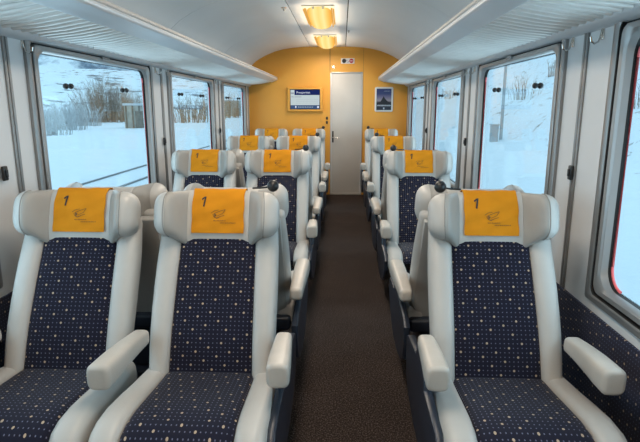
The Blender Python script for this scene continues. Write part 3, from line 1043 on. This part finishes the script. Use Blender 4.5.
# sign over the door: a black disc and a red disc on a white plate
def sign():
    cx, cz = .341, 2.312
    t = thing('pictogram_sign', 'white plate with black and red discs above the door', 'sign', (cx, YE, cz))
    g = G(); g.box(-.115, .115, -.012, 0, -.045, .045, .004); g.obj('sign_plate', M['white'], t)
    def disc(x, m, nm, rr=.036):
        q = G(); q.tube([(x, -.010, 0), (x, -.0155, 0)], rr, 24); return q.obj(nm, m, t)
    disc(-.062, M['black'], 'black_disc'); r = disc(.062, mat('sign_red', (0.42, 0.015, 0.04), 0.5), 'red_disc')
    q = G(); q.box(.040, .084, -.018, -.0145, -.006, .006); q.obj('white_bar', M['white'], r)
    q = G(); q.tube([(-.014, -.010, .008), (-.014, -.0145, .008)], .009, 12); q.tube([(.012, -.010, -.010), (.012, -.0145, -.010)], .009, 12); q.box(-.018, .018, -.0145, -.011, -.026, -.019)
    q.obj('grey_symbol', mat('sign_grey', (0.30, 0.28, 0.40), 0.5), t)
sign()

# intercom switch by the door and its blank plate
g = G(); g.box(-.017, .017, -.020, 0, .012, .062, .008); g.box(-.017, .017, -.020, 0, -.062, -.012, .008)
o = g.obj('wall_switch', M['black']); o.location = (-.012, YE, 1.315)
tag(o, 'black two-button switch on the yellow wall left of the door', 'switch')
g = G(); g.box(-.027, .027, -.006, 0, -.035, .035, .003); g.tube([(0, -.006, 0), (0, -.009, 0)], .012, 12)
o = g.obj('blank_plate', M['tvframe']); o.location = (-.105, YE, 1.315)
tag(o, 'orange cover plate on the yellow wall beside the black switch', 'cover plate')
g = G(); g.tube([(0, 0, 0), (0, -.012, 0)], .022, 16); g.tube([(0, -.012, 0), (0, -.02, 0)], .010, 12); g.box(.012, .020, -.012, 0, -.035, .02)
o = g.obj('ceiling_latch', M['chrome']); o.location = (.095, YE, 2.215)
tag(o, 'small round lock on the yellow panel above the door', 'lock')
# sprinkler / sensor on the ceiling
g = G(); g.tube([(0, 0, 0), (0, 0, -.006)], .030, 20); g.tube([(0, 0, -.006), (0, 0, -.022)], .014, 14); g.sphere((0, 0, -.026), .010)
o = g.obj('ceiling_sensor', M['chrome']); o.location = (-.352, 5.74, 2.546)
tag(o, 'tiny round sensor on the left ceiling panel near the lamps', 'sensor')
g = G(); g.tube([(0, 0, 0), (0, 0, -.02)], .012, 12); g.box(-.005, .005, -.04, .04, -.028, -.018, .003)
o = g.obj('ceiling_hatch_latch', M['chrome']); o.location = (.33, 7.45, 2.546)
tag(o, 'small turn latch on the right ceiling joint near the end', 'latch')

# ================================================================== OUTSIDE
GZ = -0.90
def terrain(name, xs, ys, hf, m):
    v = []; f = []
    nx, ny = len(xs), len(ys)
    for y in ys:
        for x in xs: v.append((x, y, hf(x, y)))
    for j in range(ny - 1):
        for i in range(nx - 1):
            a = j * nx + i; f.append((a, a + 1, a + nx + 1, a + nx))
    me = mesh_of(name, v, f, m, None, None, True, 80)
    return link(name, me, kind='structure')
def nz(x, y, s, k=3): return noise.fractal((x / s, y / s, 0.3), 1.0, 2.0, k)
def rng(a, b, n): return [lerp(a, b, i / (n - 1)) for i in range(n)]
def h_field(x, y):
    h = GZ + .10 * nz(x, y, 9) * min(1, max(0, (abs(x) - 9) / 6)) 
    if x > 10.5: h += .50 * (x - 10.5) * min(1, (x - 10.5) / 3) + .7 * nz(x, y, 6) * min(1, (x - 10.5) / 6)
    return h
terrain('snow_ground', rng(-160, 1.6 - 3.2, 90), rng(-60, 260, 110), h_field, M['snow'])
terrain('snow_ground_right', rng(-1.6, 10.5, 14), rng(-60, 260, 60), h_field, M['snow'])
terrain('snow_bank', rng(10.5, 60, 70), rng(-60, 260, 160), h_field, M['snowbank'])
def h_hill(x, y):
    d = math.hypot(x, y)
    # rises away from the line, highest forward-left
    return GZ - 1 + 24 * min(1, max(0, (d - 120) / 260)) * (1 + .25 * nz(x, y, 120)) + 2.0 * nz(x, y, 30)
def polar(name, r0, r1, nr, a0, a1, na, hf, m):
    v = []; f = []
    for i in range(nr):
        r = lerp(r0, r1, i / (nr - 1))
        for j in range(na):
            a = R_(lerp(a0, a1, j / (na - 1)))
            x, y = -r * math.sin(a), r * math.cos(a)
            v.append((x, y, hf(x, y)))
    for i in range(nr - 1):
        for j in range(na - 1):
            q = i * na + j; f.append((q, q + 1, q + na + 1, q + na))
    return link(name, mesh_of(name, v, f, m, None, None, True, 80), kind='structure')
polar('snowy_hill', 105, 420, 60, 2, 120, 120, h_hill, M['hill'])
def h_mtn(x, y):
    d = math.hypot(x, y); a = math.degrees(math.atan2(-x, y))
    base = -5 + (d - 420) * .34 * (1 + .10 * math.sin(R_(a * 3.1)))
    return base + 30 * nz(x, y, 150, 5)
polar('mountain', 420, 1300, 90, -20, 130, 200, h_mtn, M['mountain'])

# track beside the train: two rails
for i, x in enumerate((-6.55, -7.99)):
    g = G(); g.prism([(-.035, 0), (.035, 0), (.035, .04), (.012, .05), (.012, .10), (.036, .11), (.036, .15), (-.036, .15), (-.036, .11), (-.012, .10), (-.012, .05), (-.035, .04)], 'y', -30, 150)
    o = g.obj('track_rail', M['rail'], sharp=30); o.location = (x, 0, GZ - .10)
    tag(o, ('nearer' if i == 0 else 'farther') + ' dark steel rail running through the snow outside the left windows', 'rail', 'rails in the snow')

def bush(name, label, cat, x, y, h, spread, nst, m, seed, r=.04, group=None, z=None):
    random.seed(seed); g = G()
    if z is None: z = h_field(x, y)
    for s in range(nst):
        a = random.uniform(0, 2 * math.pi); d = random.uniform(0, 1) ** .7
        bx, by = math.cos(a) * d * spread * .45, math.sin(a) * d * spread * .45
        hh = h * random.uniform(.55, 1.0) * (1 - .35 * d)
        lean = spread * .22 * d
        pts = []
        for q in (0, .35, .7, 1):
            pts.append((bx + math.cos(a) * lean * q * q + random.uniform(-.05, .05) * h * q, by + math.sin(a) * lean * q * q + random.uniform(-.05, .05) * h * q, hh * q - .1))
        g.tube(pts, [r, r * .75, r * .5, r * .2], 4, cap=False)
        for k in range(4):
            q = random.uniform(.35, .9); i0 = int(q * 3); p0 = Vector(pts[i0]).lerp(Vector(pts[min(3, i0 + 1)]), q * 3 - i0)
            aa = random.uniform(0, 6.28); L = hh * random.uniform(.12, .28)
            g.tube([p0, p0 + Vector((math.cos(aa) * L * .5, math.sin(aa) * L * .5, L * .8))], [r * .45, r * .15], 3, cap=False)
    o = g.obj(name, m); o.location = (x, y, z)
    return tag(o, label, cat, group)
def at(px, dist):
    """point on the ground seen at image column px, at a distance from the camera"""
    pitch, yaw = R_(12.2432), R_(2.3231)
    a = math.atan2((px - 320) / 530.0, math.cos(pitch) + (115 / 530.0) * math.sin(pitch)) - yaw
    return CAM.x + dist * math.sin(a), dist * math.cos(a)
tl = [(46, 52, 3.0, 4.2, 150, 1), (62, 63, 3.6, 5.2, 170, 1), (80, 75, 3.9, 5.5, 170, 1), (103, 88, 7.8, 8.0, 300, 0), (119, 102, 7.4, 7, 200, 0), (138, 115, 6.4, 8, 110, 0)]
tn = ['pale bare shrubs at the left edge of the nearest left window', 'low frosted bush clump left of the pane knob in the snow', 'frosted bare shrub clump between the two nearest pane knobs',
      'tallest brown bare tree clump in the nearest left window', 'brown bare trees just left of the wooden shed', 'bare brown trees behind the shed in the snow']
for i, (px, d, h, sp_, ns, b_) in enumerate(tl):
    x, y = at(px, d)
    bush('bare_tree', tn[i], 'tree', x, y, h, sp_, ns, M['twigpale'] if b_ else M['twig'], 10 + i, .030, 'bare trees beyond the snow field')
for i, (px, d, h) in enumerate(((186, 85, 5), (203, 103, 5.5), (229, 116, 6), (243, 155, 5))):
    x, y = at(px, d)
    bush('bare_tree', ['bare trees at the left in the middle left window', 'bare trees at the right in the middle left window', 'bare trees left in the farthest left window', 'bare trees right in the farthest left window'][i], 'tree', x, y, h, 9, 80, M['twig'], 30 + i, .05, 'bare trees beyond the snow field')

# wooden shed
def shed(label, px, d, w, dp, h, rz):
    x, y = at(px, d)
    t = thing('shed', label, 'shed', (x, y, GZ), rz)
    g = G(); g.box(-w / 2, w / 2, -dp / 2, dp / 2, -.3, h)
    g.obj('shed_walls', M['woodpale'], t, smooth=False)
    g = G(); g.box(-w / 2 - .15, w / 2 + .15, -dp / 2 - .15, dp / 2 + .15, h, h + .25, .05)
    g.obj('shed_roof', mat('snowy_roof', (0.55, 0.58, 0.60), 0.8), t)
    g = G()
    for i in range(5): 
        xx = -w / 2 + .2 + i * (w - .4) / 4
        g.box(xx - .09, xx + .09, -dp / 2 - .08, -dp / 2, -.2, h)
    g.obj('shed_posts', M['wood'], t, smooth=False)
    g = G(); g.box(-.45, .45, -dp / 2 - .05, -dp / 2, 0, 1.9); g.obj('shed_door', M['wood'], t, smooth=False)
shed('small weathered shed with flat snowy roof in the nearest left window', 139, 66, 3.2, 3.0, 2.5, R_(20))
shed('brown hut far off in the farthest left window', 238, 136, 8.0, 5.0, 3.6, R_(10))

# lamp pole on the right, with its cabinet
x, y = at(503, 40)
z = h_field(x, y)
t = thing('line_pole', 'tall thin grey pole on the snow bank outside the right window', 'pole', (x, y, z))
g = G(); g.tube([(0, 0, -.3), (0, 0, 8.5)], [.12, .09], 10); g.obj('pole_shaft', M['galv'], t)
g = G(); g.tube([(0, 0, 8.4), (.5, 0, 8.8), (1.1, 0, 8.85)], .04, 8); g.obj('pole_arm', M['galv'], t)
x, y = at(496, 39.2); 
g = G(); g.box(-.24, .24, -.24, .24, -.3, 1.15, .03); g.box(-.29, .29, -.29, .29, 1.15, 1.22, .02)
o = g.obj('cable_cabinet', M['galv']); o.location = (x, y, h_field(x, y))
tag(o, 'short grey cabinet standing in snow at the foot of the pole', 'cabinet')
sb = [(524, 50, 2.8, 3.0, 34, 'dry shrub with fanned twigs on the snow bank, right window'), (549, 62, 2.6, 1.2, 12, 'bare shrub at the top right corner of the right window'),
      (639, 33, 1.9, 2.2, 34, 'dark shrub outside the window at the right edge'),
      (450, 90, 2.2, 5.0, 30, 'low scrub seen in the second right window')]
for i, (px, d, h, sp_, ns, lb) in enumerate(sb):
    x, y = at(px, d)
    bush('bare_shrub', lb, 'shrub', x, y, h, sp_, ns, M['twig'], 60 + i, .016 if d < 60 else .03, 'bare shrubs on the snow bank')
